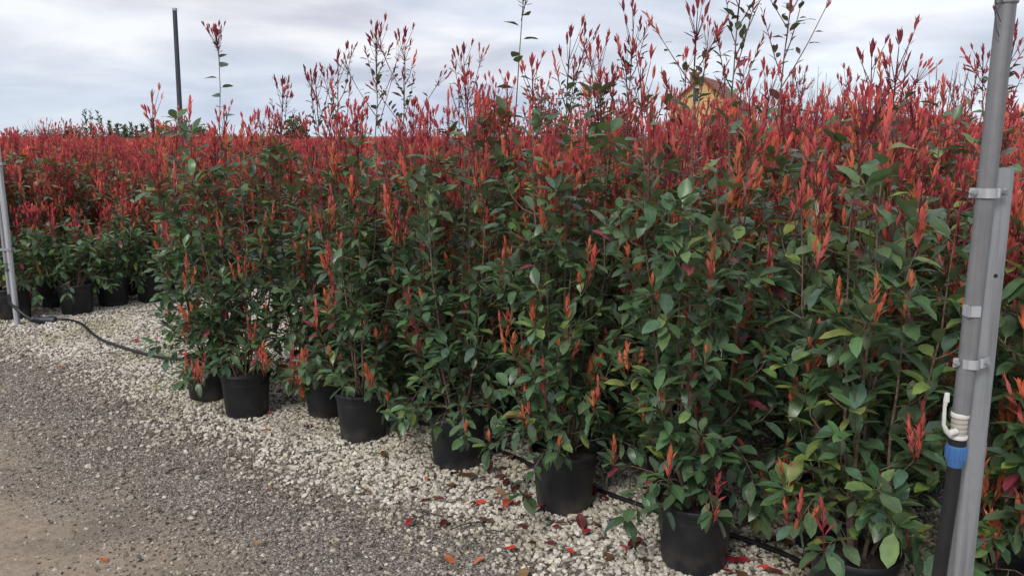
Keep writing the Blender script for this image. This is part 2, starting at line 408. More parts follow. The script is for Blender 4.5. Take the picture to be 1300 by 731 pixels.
# ------------------------------------------------------------------ leaves, shoots
def leaf_template(wid, curl, fold, wave, rows=((.22, .72), (.5, 1.0), (.8, .66)), petiole=.16):
    V = [(0, 0, 0)]; L = [(0, 0, 0)]
    for i, (t, wd) in enumerate(rows):
        z = -curl*t*t
        ww = wid*wd
        wz = wave*(1 if i % 2 else -1)
        V += [(-ww, t, z+fold*ww+wz), (0, t, z), (ww, t, z+fold*ww-wz)]; L += [(-1, t, 0), (0, t, 0), (1, t, 0)]
    V.append((0, 1, -curl)); L.append((0, 1, 0)); tip = len(V)-1
    F = [(0, 2, 1), (0, 3, 2)]
    for i in range(len(rows)-1):
        a = 1+3*i; c_ = a+3
        F += [(a, a+1, c_+1), (a, c_+1, c_), (a+1, a+2, c_+2), (a+1, c_+2, c_+1)]
    a = tip-3; F += [(a, a+1, tip), (a+1, a+2, tip)]
    V = [(x, y*(1-petiole)+petiole, z) for x, y, z in V]
    if petiole > 0:
        s = len(V); V += [(-.012, 0, .0), (.012, 0, 0), (.012, petiole+.02, 0), (-.012, petiole+.02, 0)]
        L += [(0, 0, 0)]*4; F += [(s, s+1, s+2), (s, s+2, s+3)]
    return np.array(V, float), np.array(F, int), np.array(L, float)
LEAF = [leaf_template(.21, .10, .28, .012), leaf_template(.19, .26, .22, -.015), leaf_template(.235, .04, .38, .018), leaf_template(.205, .40, .15, .02)]
BIGROUND = leaf_template(.27, .12, .2, .01)
YOUNG = [leaf_template(.115, -.06, .5, .0, ((.3, .85), (.65, .9)), 0), leaf_template(.10, .12, .55, .01, ((.3, .8), (.65, 1.0)), 0), leaf_template(.14, -.14, .35, .0, ((.3, .85), (.7, .8)), 0)]
GREENS = np.array([(.055, .105, .052), (.078, .145, .070), (.105, .185, .085), (.098, .165, .11), (.15, .235, .08), (.23, .30, .085), (.26, .05, .08)])
GREEN_P = np.array([.25, .26, .2, .15, .08, .035, .025])
def basis(d, up):
    d = d.normalized(); s = d.cross(up)
    if s.length < 1e-4: s = d.orthogonal()
    s.normalize(); n_ = s.cross(d)
    return Matrix((s, d, n_)).transposed()          # columns: across, along, normal
class LeafSet:
    def __init__(s): s.items = []
    def add(s, pos, d, up, ln, shape, tint): s.items.append((Vector(pos), basis(d, up), ln, shape, tint))
def bake(items, templates):
    Vs, Fs, Ts, Ls = [], [], [], []; n_ = 0
    for pos, B, ln, sh, tint in items:
        V0, F0, L0 = templates[sh]
        V = (V0*ln) @ np.array(B).T + np.array(pos)
        Vs.append(V); Fs.append(F0+n_); n_ += len(V0); Ts.append(np.repeat(np.array(tint)[None], len(V0), 0)); Ls.append(L0)
    return np.concatenate(Vs), np.concatenate(Fs), np.concatenate(Ts), np.concatenate(Ls)
TEMPL = LEAF + [BIGROUND] + YOUNG       # shapes 0-3 leaf, 4 round, 5-7 young
rnd = random.Random(5)
def jit(c, a=.2, r=None):
    r = r or rnd
    f = 1+r.uniform(-a, a); return tuple(max(0, x*f*(1+r.uniform(-.1, .1))) for x in c)
CRIM, CORAL, ORANGE, WINE = (.56, .085, .11), (.72, .175, .15), (.76, .225, .11), (.25, .04, .06)
def shoot_arrays(kind, seed):
    """a red young shoot growing up +Z from the origin: stem and narrow leaves"""
    r = random.Random(seed); it = []; mb = MB()
    def tuft(p, d, k, ln, spread, col, sh=None):
        a0 = r.uniform(0, 6.28)
        for i in range(k):
            a = a0+i*2.4+r.uniform(-.3, .3); f = i/max(1, k-1)
            o = d.orthogonal().normalized(); o = (Matrix.Rotation(a, 3, d) @ o)
            tilt = spread*(1-.75*f)*r.uniform(.7, 1.2)
            dd = (d*math.cos(tilt)+o*math.sin(tilt)).normalized()
            base = p + d*(ln*.35*f)
            it.append((base, basis(dd, d*.3-o), ln*r.uniform(.75, 1.12), (5+r.randrange(3)) if sh is None else sh, jit(col, .22, r)))
    if kind == 'candelabra':
        H = r.uniform(.15, .20); top = Vector((r.uniform(-.01, .01), r.uniform(-.01, .01), H))
        mb.tube([(0, 0, -.02), top*.5, top], [.0028, .0022, .0012], 5, False)
        tuft(top, Vector((0, 0, 1)), 7, .045, .5, jit(CRIM, .1, r))
        nb = r.randrange(4, 7)
        for i in range(nb):
            a = i*2.4+r.uniform(-.4, .4); z0 = H*r.uniform(.15, .75); p0 = top*(z0/H)
            d = Vector((math.cos(a), math.sin(a), 0))*r.uniform(.3, .55)+Vector((0, 0, 1)); d.normalize()
            l = r.uniform(.07, .13); p1 = p0+d*l; d2 = (d+Vector((0, 0, .7))).normalized()
            mb.tube([p0, p0+d*l*.5, p1], [.0017, .0014, .001], 4, False)
            tuft(p1, d2, 5, r.uniform(.034, .045), .42, r.choice((CRIM, CRIM, CORAL)))
            it.append((p0, basis((d+Vector((math.cos(a), math.sin(a), -.3))).normalized(), Vector((0, 0, 1))), r.uniform(.03, .05), 5, jit(WINE, .3, r)))
        stem = WINE
    elif kind == 'flame':
        H = r.uniform(.08, .14)
        mb.tube([(0, 0, -.02), (0, 0, H*.5), (0, 0, H)], [.0025, .002, .0012], 5, False)
        c0 = r.choice((CORAL, CORAL, ORANGE)); k = r.randrange(10, 15)
        for i in range(k):
            f = i/(k-1); a = i*2.4; o = Vector((math.cos(a), math.sin(a), 0))
            tilt = .62*(1-.7*f)*r.uniform(.7, 1.2); dd = Vector((0, 0, 1))*math.cos(tilt)+o*math.sin(tilt)
            it.append((Vector((0, 0, H*f)), basis(dd, Vector((0, 0, .3))-o), r.uniform(.045, .068)*(1-.2*f), 5+r.randrange(3), jit(c0, .25, r)))
        stem = WINE
    elif kind == 'bud':
        mb.tube([(0, 0, -.02), (0, 0, .03)], [.0022, .0016], 4, False)
        c0 = r.choice((CORAL, ORANGE, ORANGE))
        tuft(Vector((0, 0, .02)), Vector((0, 0, 1)), r.randrange(5, 8), r.uniform(.045, .06), .5, c0)
        stem = (.2, .06, .04)
    else:   # loose, broader-leaved crimson shoot
        H = r.uniform(.12, .2)
        mb.tube([(0, 0, -.02), (0, 0, H)], [.0025, .0012], 5, False)
        k = r.randrange(7, 10); c0 = r.choice((CRIM, CORAL, WINE))
        for i in range(k):
            f = i/(k-1); a = i*2.4; o = Vector((math.cos(a), math.sin(a), 0))
            tilt = .95*(1-.75*f)*r.uniform(.7, 1.2); dd = Vector((0, 0, 1))*math.cos(tilt)+o*math.sin(tilt)
            it.append((Vector((0, 0, H*(.2+.8*f))), basis(dd, Vector((0, 0, .4))-o), r.uniform(.05, .075)*(1-.3*f), r.choice((5, 6, 7, 1)), jit(c0, .25, r)))
        stem = WINE
    V, F, T, L = bake(it, TEMPL)
    sv = np.concatenate(mb.V); sf = np.concatenate(mb.F)
    T = np.concatenate([T, np.repeat(np.array(stem)[None], len(sv), 0)]); L = np.concatenate([L, np.repeat(np.array([(1, 0, 0)]), len(sv), 0)])
    return np.concatenate([V, sv]), np.concatenate([F, sf+len(V)]), T, L
SHOOTS = {k: [shoot_arrays(k, 40+i) for i in range(q)] for k, q in (('candelabra', 6), ('flame', 6), ('bud', 5), ('loose', 4))}
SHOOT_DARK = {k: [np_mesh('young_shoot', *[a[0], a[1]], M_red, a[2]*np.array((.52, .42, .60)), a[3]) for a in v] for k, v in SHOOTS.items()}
SHOOT_ME = {k: [np_mesh('young_shoot', *[a[0], a[1]], M_red, a[2], a[3]) for a in v] for k, v in SHOOTS.items()}
def bake_shoots(items):
    Vs, Fs, Ts, Ls = [], [], [], []; n_ = 0
    for pos, B, sc, kind, i, cf in items:
        V0, F0, T0, L0 = SHOOTS[kind][i]
        Vs.append((V0*sc) @ np.array(B).T+np.array(pos)); Fs.append(F0+n_); n_ += len(V0); Ts.append(T0*cf); Ls.append(L0)
    return np.concatenate(Vs), np.concatenate(Fs), np.concatenate(Ts), np.concatenate(Ls)
def zbasis(d, a):
    d = d.normalized(); s = d.orthogonal().normalized(); s = Matrix.Rotation(a, 3, d) @ s
    return Matrix((s, d.cross(s), d)).transposed()

# ------------------------------------------------------------------ a photinia: stems, leaves, shoots in local coordinates
def bez(p0, p1, p2, k):
    return [p0*(1-t)**2+p1*2*t*(1-t)+p2*t*t for t in [i/(k-1) for i in range(k)]]
def grow(seed, H=1.95, spread=.30, stems=6, red_from=1.35, low_red=.22, density=1.0, leaders=(), redness=.8, cluster=.42, lime=0.0, pale=0.0, skirt=13, leaf=1.0, olive=0.0):
    r = random.Random(seed); leaves, shoots, mb = [], [], MB()
    def gcol():
        c = GREENS[r.choices(range(len(GREENS)), GREEN_P)[0]]
        if r.random() < olive: c = (.16, .09, .035)
        if r.random() < pale: c = (.21, .235, .165)  # pale leaf undersides, with leaf gloss also put into the colour
        if r.random() < lime: c = (.19, .27, .075)
        return jit(tuple(c), .22, r)
    def put_leaf(p, axis, az_, tilt, ln, shape=None, tint=None):
        o = axis.orthogonal().normalized(); o = Matrix.Rotation(az_, 3, axis) @ o
        d = axis*math.cos(tilt)+o*math.sin(tilt)
        d = d + Vector((r.uniform(-.15, .15), r.uniform(-.15, .15), r.uniform(-.25, .1)))
        up = Vector((r.uniform(-.4, .4), r.uniform(-.4, .4), 1))
        leaves.append((p.copy(), basis(d, up), ln*leaf*1.1, r.choice((0, 0, 1, 2, 3)) if shape is None else shape, gcol() if tint is None else tint))
    def put_shoot(p, d, z):
        if z > red_from: kind = r.choices(('candelabra', 'flame', 'loose', 'bud'), (6, 2.6, 1.4, .8))[0]
        else: kind = r.choices(('flame', 'bud', 'loose'), (2.6, 3, 1))[0]
        d = (d*.5+Vector((r.uniform(-.12, .12), r.uniform(-.12, .12), 1))).normalized()
        cf = r.uniform(.8, 1.2); sc_ = r.uniform(.85, 1.25)
        shoots.append((p.copy(), zbasis(d, r.uniform(0, 6.28)), sc_, kind, r.randrange(len(SHOOTS[kind])), cf))
        if r.random() < cluster:
            for _ in range(r.randrange(1, 4)):
                k2 = r.choice(('flame', 'bud', 'flame')); o = Vector((r.uniform(-1, 1), r.uniform(-1, 1), 0))
                shoots.append((p+o*.03-d*r.uniform(0, .09), zbasis((d+o*.3).normalized(), r.uniform(0, 6.28)), sc_*r.uniform(.8, 1.1), k2, r.randrange(len(SHOOTS[k2])), cf))
    def rosette(p, d):
        a0 = r.uniform(0, 6.28)
        for i in range(r.randrange(4, 7)): put_leaf(p, d, a0+i*2.4, r.uniform(.7, 1.25), r.uniform(.068, .11))
    def axis_leaves(pts, step, l0, l1, start=0, t0=.7, t1=1.2):
        a = r.uniform(0, 6.28); acc = 0
        for i in range(len(pts)-1):
            seg = pts[i+1]-pts[i]; ln = seg.length; d = seg.normalized(); x = 0
            while x+(step-acc) < ln:
                x += step-acc; acc = 0; a += 2.4
                if pts[i].z+d.z*x >= start: put_leaf(pts[i]+d*x, d, a+r.uniform(-.3, .3), r.uniform(t0, t1), r.uniform(l0, l1))
            acc += ln-x
    for s in range(stems):
        a = s*2*PI/stems+r.uniform(-.4, .4); o = Vector((math.cos(a), math.sin(a), 0))
        h = H*r.uniform(.78, 1.0); rr = spread*r.uniform(.35, .95)
        p0 = Vector((0, 0, .24))+o*r.uniform(.015, .06); p2 = o*rr+Vector((r.uniform(-.05, .05), r.uniform(-.05, .05), h)); p1 = p0*.35+p2*.65; p1.z = p0.z+(h-p0.z)*.4; p1 += o*rr*.25
        pts = bez(p0, p1, p2, 9)
        for q in pts[1:-1]: q += Vector((r.uniform(-.012, .012), r.uniform(-.012, .012), 0))
        mb.tube(pts, [.0075-.0055*i/8 for i in range(9)], 6, False)
        axis_leaves(pts, .042/density, .07, .115, .42)
        put_shoot(pts[-1], pts[-1]-pts[-2], 9)
        z = .36+r.uniform(0, .1)
        while z < h-.06:
            t = (z-p0.z)/(h-p0.z); idx = min(7, int(t*8)); base = pts[idx].lerp(pts[idx+1], t*8-idx)
            bl = r.uniform(.16, .34)*(1.25-.7*t); ba = a+r.gauss(0, 1.3); bo = Vector((math.cos(ba), math.sin(ba), 0))
            e_ = base+bo*bl*r.uniform(.55, .85)+Vector((0, 0, bl*r.uniform(.35, .9)))
            bp = bez(base, base+bo*bl*.55+Vector((0, 0, bl*.12)), e_, 4)
            mb.tube(bp, [.0032, .0026, .0021, .0016], 4, False)
            dend = bp[-1]-bp[-2]
            pr = low_red if z < red_from-.35 else (low_red+(1-low_red)*min(1, (z-red_from+.35)/.45))*redness
            axis_leaves(bp, .026/density, .062, .105, 0, .6, 1.15)
            if r.random() < pr:
                put_shoot(bp[-1], dend, e_.z)
                if e_.z > red_from and r.random() < .55:
                    q = bp[2]; put_shoot(q, (dend+Vector((r.uniform(-.1, .1), r.uniform(-.1, .1), .1))).normalized(), q.z)
                if r.random() < .6: rosette(bp[-1]-dend*.3, dend.normalized())
            else: rosette(bp[-1], dend.normalized())
            z += r.uniform(.075, .13)/density
    for s in range(skirt):      # low leafy twigs that lean over the rim
        a = s*2*PI/skirt+r.uniform(-.3, .3); o = Vector((math.cos(a), math.sin(a), 0))
        p0 = Vector((0, 0, .28+r.uniform(0, .30)*(s % 3)/2))+o*.03; l = r.uniform(.19, .36)
        p2 = p0+o*l+Vector((0, 0, r.uniform(-.09, .13))); bp = bez(p0, p0+o*l*.5+Vector((0, 0, .14)), p2, 5)
        mb.tube(bp, [.003, .0026, .0022, .0018, .0014], 4, False)
        axis_leaves(bp[1:], .021, .06, .095, 0, .7, 1.3)
        if r.random() < low_red*1.3: put_shoot(bp[-1], bp[-1]-bp[-2], .3)
        rosette(bp[-1], (bp[-1]-bp[-2]).normalized())
    for (lx, ly, zt, style) in leaders:       # tall extension shoots above the crown, local x, y and top height
        zt -= .14 if style == 'fork' else .07
        p0 = Vector((lx*.1, ly*.1, .25)); p2 = Vector((lx, ly, zt)); p1 = Vector((lx*.8, ly*.8, zt*.45))
        pts = bez(p0, p1, p2, 12)
        for q in pts[2:-1]: q += Vector((r.uniform(-.008, .008), r.uniform(-.008, .008), 0))
        mb.tube(pts, [.007-.0048*i/11 for i in range(12)], 6, False)
        d = (pts[-1]-pts[-2]).normalized()
        if style == 'round':        # one bare whip with a few round leaves and a red candelabra on top
            acc = 0; a = r.uniform(0, 6)
            for q in range(7):
                p = p2-d*(.03+q*.062); a += 2.4; put_leaf(p, d, a, r.uniform(.9, 1.4), r.uniform(.085, .105), 4, jit((.045, .085, .055), .2, r))
            for q in range(3):
                shoots.append((p2-d*(.02*q), zbasis((d+Vector((r.uniform(-.25, .25), r.uniform(-.25, .25), .2))).normalized(), r.uniform(0, 6)), r.uniform(.8, 1.1), 'candelabra', r.randrange(6), r.uniform(.45, .6)))
        else:                       # whip that forks into many thin red-budded branches
            axis_leaves([q for q in pts if q.z > 1.2], .05, .05, .085, 1.3, .6, 1.2)
            shoots.append((p2, zbasis(d, 0), 1.2, 'candelabra', r.randrange(6), .6))
            for q in range(6):
                p = p2-d*(.05+q*.06); a = q*2.4+r.uniform(-.4, .4); o = Vector((math.cos(a), math.sin(a), 0)); l = r.uniform(.10, .27)*(.7+q*.08)
                e_ = p+o*l*r.uniform(.3, .75)+Vector((0, 0, l)); bp = bez(p, p+o*l*.3+Vector((0, 0, l*.4)), e_, 4)
                mb.tube(bp, [.003, .0024, .002, .0014], 4, False)
                for w_ in range(5):
                    put_leaf(bp[1].lerp(bp[3], w_/5), Vector((0, 0, 1)), r.uniform(0, 6), r.uniform(.4, 1.2), r.uniform(.03, .055), 1, jit((.07, .035, .04), .3, r))
                shoots.append((e_, zbasis((e_-bp[2]).normalized(), 0), r.uniform(.65, .95), r.choice(('candelabra', 'loose', 'flame')), r.randrange(4), r.uniform(.5, .95)))
    return leaves, shoots, mb

# ------------------------------------------------------------------ pot
PR, PH = .163, .29
def pot_meshes():
    mb = MB()
    prof = [(.0, .0), (.118, .0), (.126, .004), (.1285, .016), (.131, .02), (.148, .235), (.152, .243), (.156, .262), (.1575, .268), (.163, .270), (.1645, .276), (.1645, .285), (.162, .290), (.157, .290), (.154, .285), (.150, .262), (.147, .22)]
    mb.lathe(prof, 40)
    for q in range(4):          # drainage feet / slots at the base
        a = q*PI/2+.4; c_, s_ = math.cos(a), math.sin(a)
        mb.tube([(.11*c_, .11*s_, .004), (.134*c_, .134*s_, .004)], .007, 6)
    pot = mb.mesh('pot', M_pot)
    mb = MB(); k = 24; rr_ = random.Random(3)
    V = [(0, 0, .262)]; F = []
    for i, r_ in enumerate((.05, .1, .1515)):
        for j in range(k):
            t = 2*PI*j/k; V.append((r_*math.cos(t), r_*math.sin(t), .250+.008*(2-i)+rr_.uniform(-.004, .006)))
    for j in range(k): F.append((0, 1+j, 1+(j+1) % k))
    for i in range(2):
        for j in range(k):
            a = 1+i*k; q = (a+j, a+k+j, a+k+(j+1) % k, a+(j+1) % k); F += [(q[0], q[1], q[2]), (q[0], q[2], q[3])]
    mb.add(V, F)
    return pot, mb.mesh('soil', M_soil, auto=False)
ME_POT, ME_SOIL = pot_meshes()
CAMP = Vector((0, 0, CAM_H))

# shared single-leaf meshes for the plants whose leaves can be told apart
LEAF_ME = []
rl = random.Random(77)
for sh in range(5):
    for ci in range(10):
        c_ = GREENS[rl.choices(range(len(GREENS)), GREEN_P)[0]] if ci > 0 else GREENS[1]
        V0, F0, L0 = TEMPL[sh]
        LEAF_ME.append((sh, tuple(c_), np_mesh('leaf', V0, F0, M_leaf, np.repeat(np.array(jit(tuple(c_), .2, rl))[None], len(V0), 0), L0)))
def nearest_leaf_mesh(sh, tint):
    best = min((q for q in LEAF_ME if q[0] == sh), key=lambda q: sum((a-b_)**2 for a, b_ in zip(q[1], tint))+rl.uniform(0, .0012))
    return best[2]
def m4(pos, B, sc):
    m_ = B.to_4x4() @ Matrix.Diagonal((sc, sc, sc, 1)); m_.translation = pos; return m_

def front_plant(x, y, rz, label, group, n_leaf=240, **kw):
    t = tag(empty('photinia_shrub', (x, y, 0), rz), label, 'shrub', group)
    obj('pot', ME_POT, t); obj('soil', ME_SOIL, t)
    leaves, shoots, mb = grow(**kw)
    obj('stems', mb.mesh('stems', M_bark), t)
    W = Matrix.Translation((x, y, 0)) @ Matrix.Rotation(rz, 4, 'Z')
    cd = (CAMP-Vector((x, y, CAM_H))).normalized()
    def score(it):          # leaves on the side one looks at, near and broad
        p = W @ it[0]; nrm = (W.to_3x3() @ it[1].col[2]).normalized(); v = (CAMP-p); dist = v.length
        return it[2]*(abs(nrm.dot(v/dist))+.15)*(1+1.8*((p-Vector((x, y, p.z))).dot(cd)))/dist
    leaves.sort(key=score, reverse=True)
    for it in leaves[:n_leaf]:
        o = obj('leaf', nearest_leaf_mesh(it[3], it[4]), t); o.matrix_basis = m4(it[0], it[1], it[2])
    V, F, T, L = bake(leaves[n_leaf:], TEMPL)
    tag(obj('foliage', np_mesh('foliage', V, F, M_leaf, T, L), t), kind='stuff')
    for pos, B, sc, kind, i, cf in shoots:
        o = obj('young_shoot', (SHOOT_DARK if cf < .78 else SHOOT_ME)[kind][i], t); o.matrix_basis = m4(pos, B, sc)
    return t
def block_meshes(**kw):
    leaves, shoots, mb = grow(**kw)
    V, F, T, L = bake(leaves, TEMPL); fo = np_mesh('foliage', V, F, M_leaf, T, L)
    V, F, T, L = bake_shoots(shoots); so = np_mesh('young_shoots', V, F, M_red, T, L)
    return mb.mesh('stems', M_bark), fo, so
def block_plant(meshes, x, y, rz, sc, label, group, pot=2):
    t = tag(empty('photinia_shrub', (x, y, 0), rz), label, 'shrub', group); t.scale = sc
    if pot: obj('pot', ME_POT, t)
    if pot == 2: obj('soil', ME_SOIL, t)
    st, fo, so = meshes
    obj('stems', st, t); tag(obj('foliage', fo, t), kind='stuff'); tag(obj('young_shoots', so, t), kind='stuff')
    return t

# ------------------------------------------------------------------ the front row, pot by pot
FG = 'potted photinias along the front of the block'
FRONT = [
 # x, y, label, kwargs
 (1.24, 2.86, 'broad-leaved photinia with yellow-green leaves and bare stems beside the steel post', dict(seed=101, H=1.72, spread=.30, density=.82, low_red=0.38, red_from=1.33, leaf=1.12, stems=6, skirt=9, lime=.2, leaders=[(.1, .2, 2.0, 'fork')])),
 (.755, 3.29, 'photinia first along the row from the steel-post shrub, under tall forked whips', dict(seed=102, H=1.92, low_red=0.53, red_from=1.38, leaf=1.05, skirt=9, leaders=[(.14, .22, 2.36, 'fork'), (.36, .25, 2.42, 'fork'), (-.05, .1, 2.18, 'fork')])),
 (.25, 3.85, 'photinia second along the row from the steel-post shrub, in a black pot', dict(seed=103, H=1.96, low_red=0.45, red_from=1.33, leaders=[(.3, .2, 2.2, 'fork'), (.0, .1, 2.12, 'fork')])),
 (-.295, 4.39, 'photinia third along the row from the steel-post shrub, under the tall round-leaved whip', dict(seed=104, H=1.90, low_red=0.43, red_from=1.33, leaders=[(.35, .15, 2.46, 'round'), (.05, .2, 2.10, 'fork')])),
 (-.88, 4.80, 'photinia fourth along the row from the steel-post shrub, under a fan of whips', dict(seed=105, H=1.82, low_red=0.38, red_from=1.28, leaders=[(.1, .25, 2.28, 'fork'), (.28, .1, 2.22, 'fork'), (-.12, .2, 2.12, 'fork')])),
 (-1.17, 5.22, 'photinia in a half-hidden pot tucked behind the fourth shrub along the row', dict(seed=106, H=1.66, low_red=0.38, red_from=1.28, leaders=[(-.02, .1, 2.02, 'fork')])),
 (-1.69, 5.21, 'photinia with leafy skirt next to the corner shrub of the block', dict(seed=107, H=1.86, low_red=0.40, red_from=1.23, leaders=[(.28, .1, 1.98, 'fork')])),
 (-2.05, 5.56, 'corner photinia of the block with one tall round-leaved whip', dict(seed=108, H=1.80, low_red=0.43, red_from=1.18, leaders=[(.16, .1, 2.34, 'round')])),
]
rp = random.Random(9)
for x, y, lab, kw in FRONT:
    front_plant(x, y, 0, lab, FG, **kw)
# second pots glimpsed between the first ones
SECOND = [(1.36, 3.44, 'photinia in the pot behind the steel post shrub, pot edge in shade', dict(seed=111, H=1.85, low_red=.3, red_from=1.4, leaders=[(.1, .1, 2.0, 'fork')])),
          (1.99, 3.30, 'photinia to the side of the steel post with a large orange-red flush', dict(seed=112, H=1.85, low_red=.85, red_from=1.0, leaf=1.1, cluster=.8, leaders=[(-.1, .1, 2.12, 'fork')])),
          (1.78, 2.62, 'photinia leaning into the steel post with broad yellow-green leaves', dict(seed=113, H=1.7, low_red=.85, red_from=.75, leaf=1.1, cluster=.9, lime=.2))]
for x, y, lab, kw in SECOND: front_plant(x, y, 0, lab, FG, n_leaf=120, **kw)

# ------------------------------------------------------------------ rows behind
BLOCK = [block_meshes(seed=200+i, H=1.78+.05*(i % 3), spread=.32, low_red=.5, red_from=1.15, redness=1.1, cluster=.35, leaders=[(.1*(i % 3-1), .1, 2.02+.07*(i % 4), ('fork', 'fork', 'round')[i % 3])] if i == 1 else ()) for i in range(5)]
used = [(a[0], a[1]) for a in FRONT+SECOND]
count = 0
rowname = ['second', 'third', 'fourth', 'fifth', 'sixth', 'seventh', 'eighth', 'ninth', 'tenth', 'eleventh', 'twelfth', 'thirteenth']
for k in range(11):
    v = 3.62+k*.62
    for j in range(30):
        u = 5.35-(j+.5*(k % 2))*.64+rp.uniform(-.06, .06); vv2 = v+rp.uniform(-.06, .06)
        x, y = xy(u, vv2)
        if y < 2.4 or x/y > .70: continue
        if any((x-a)**2+(y-b_)**2 < .43**2 for a, b_ in used): continue
        s = rp.uniform(.92, 1.06)*(1 if u < 3.6 else .95)
        block_plant(BLOCK[rp.randrange(5)], x, y, rp.uniform(0, 6.28), (s, s, s*rp.uniform(.95, 1.05)),
                    'red-topped photinia in the %s row of the dense block' % rowname[k], 'photinias packed in rows behind the front row', pot=(2, 2, 1, 1)[k] if k < 4 else 0); count += 1
print('block plants', count)

# left field across the gravel lane: lower, redder plants
FIELD = [block_meshes(seed=300+i, H=1.40+.05*i, spread=.36, stems=7, low_red=.95, red_from=.6, redness=1.2, cluster=.6, skirt=8, density=.85, olive=.2, pale=.3) for i in range(4)]
LOWG = [block_meshes(seed=320+i, H=.80+.1*i, spread=.34, stems=7, low_red=.06, red_from=2.5, skirt=11, density=1.15, leaf=.95) for i in range(2)]
LF = [(-4.85, 8.12), (-4.36, 8.36), (-4.18, 8.76), (-3.87, 9.0), (-4.78, 8.72)]
labs = ['dark green photinia at the lane edge behind the pale post', 'dark green leafy photinia in the lane-edge pot with the hose end', 'green photinia in the pot beside the hose-end pot', 'green photinia with a bright red tuft in the last visible lane-edge pot', 'photinia half hidden behind the pale post pot']
for (x, y), lab, q in zip(LF, labs, (0, 0, 1, 1, 1)):
    t = block_plant(LOWG[q], x, y, rp.uniform(0, 6), (1.08, 1.08, 1.05), lab, 'green photinias along the lane edge')
used = list(LF); cnt = 0; far_pts = []
LN0 = 2.62; LU0 = 8.98
cand = []
for j in range(0, 70):
    for i in range(-2, 120):
        u = LU0+j*.58+rp.uniform(-.08, .08); v = LN0+i*.58+.29*(j % 2)+rp.uniform(-.08, .08)
        x, y = xy(u, v)
        if x/y < -.66 or y < 7.5 or x/y > .1: continue
        if any((x-a)**2+(y-b_)**2 < .42**2 for a, b_ in used): continue
        cand.append((math.hypot(x, y), x, y, j, i))
cand.sort()
for d_, x, y, j, i in cand[:120]:
    s = rp.uniform(.93, 1.07); edge_ = j == 0
    block_plant(FIELD[rp.randrange(4)], x, y, rp.uniform(0, 6.28), (s, s, s*rp.uniform(.94, 1.06)),
                'low red photinia %s' % ('in the first row across the gravel lane' if edge_ else 'in the red field beyond the lane, behind its first row'), 'photinias of the red field across the lane', pot=int(j < 2)); cnt += 1
print('field plants', cnt, 'of', len(cand))
# the rest of the red fields, too many and too far to tell apart: one canopy
def far_canopy():
    r = np.random.default_rng(4); pts = [(x, y) for d_, x, y, j, i in cand[120:] if d_ < 45]
    extra = []
    for _ in range(5200):
        y = 9+ (r.random()**1.4)*80; x = y*r.uniform(-.68, .68); u, v = un(x, y)
        if u < 5.2 and v > 10.6: extra.append((x, y, 1.75))
        elif u > LU0 and math.hypot(x, y) > 28: extra.append((x, y, 1.42))
        elif 5.2 <= u <= LU0 and y > 15 : extra.append((x, y, 1.40))
    allp = [(x, y, 1.42) for x, y in pts]+extra
    Vs, Fs, Ts, Ls = [], [], [], []; n_ = 0
    V0, F0, L0 = YOUNG[0]; VG, FG_, LG = LEAF[0]
    for x, y, h in allp:
        d_ = math.hypot(x, y); k = int(np.clip(900/d_, 16, 46)); big = 1+d_/30
        for q in range(k):
            g_ = r.random() < .22
            a, rr = r.uniform(0, 6.28), .36*r.random()**.5
            z = h*r.uniform(.72, 1.06)-rr*.35
            ln = (r.uniform(.06, .09) if g_ else r.uniform(.09, .17))*big**.6
            B = np.array(basis(Vector((r.normal()*.3, r.normal()*.3, .2 if g_ else 1)), Vector((r.normal(), r.normal(), 1 if g_ else 0))))
            VV, FF, LL = (VG, FG_, LG) if g_ else (V0, F0, L0)
            Vs.append((VV*ln*np.array([1.5, 1, 1])) @ B.T+np.array((x+rr*math.cos(a), y+rr*math.sin(a), z))); Fs.append(FF+n_); n_ += len(VV)
            base = np.array((.15, .18, .11) if g_ else (CRIM, CORAL, CORAL, (.40, .06, .045))[r.integers(4)])*r.uniform(.7, 1.15)
            Ts.append(np.repeat(base[None], len(VV), 0)); Ls.append(LL)
    print('far canopy plants', len(allp), 'tris', sum(map(len, Fs)))
    return np_mesh('far_photinias', np.concatenate(Vs), np.concatenate(Fs), M_red, np.concatenate(Ts), np.concatenate(Ls))
tag(obj('far_photinias', far_canopy()), 'distant red canopy of nursery photinias running to the horizon', 'shrubs', kind='stuff')

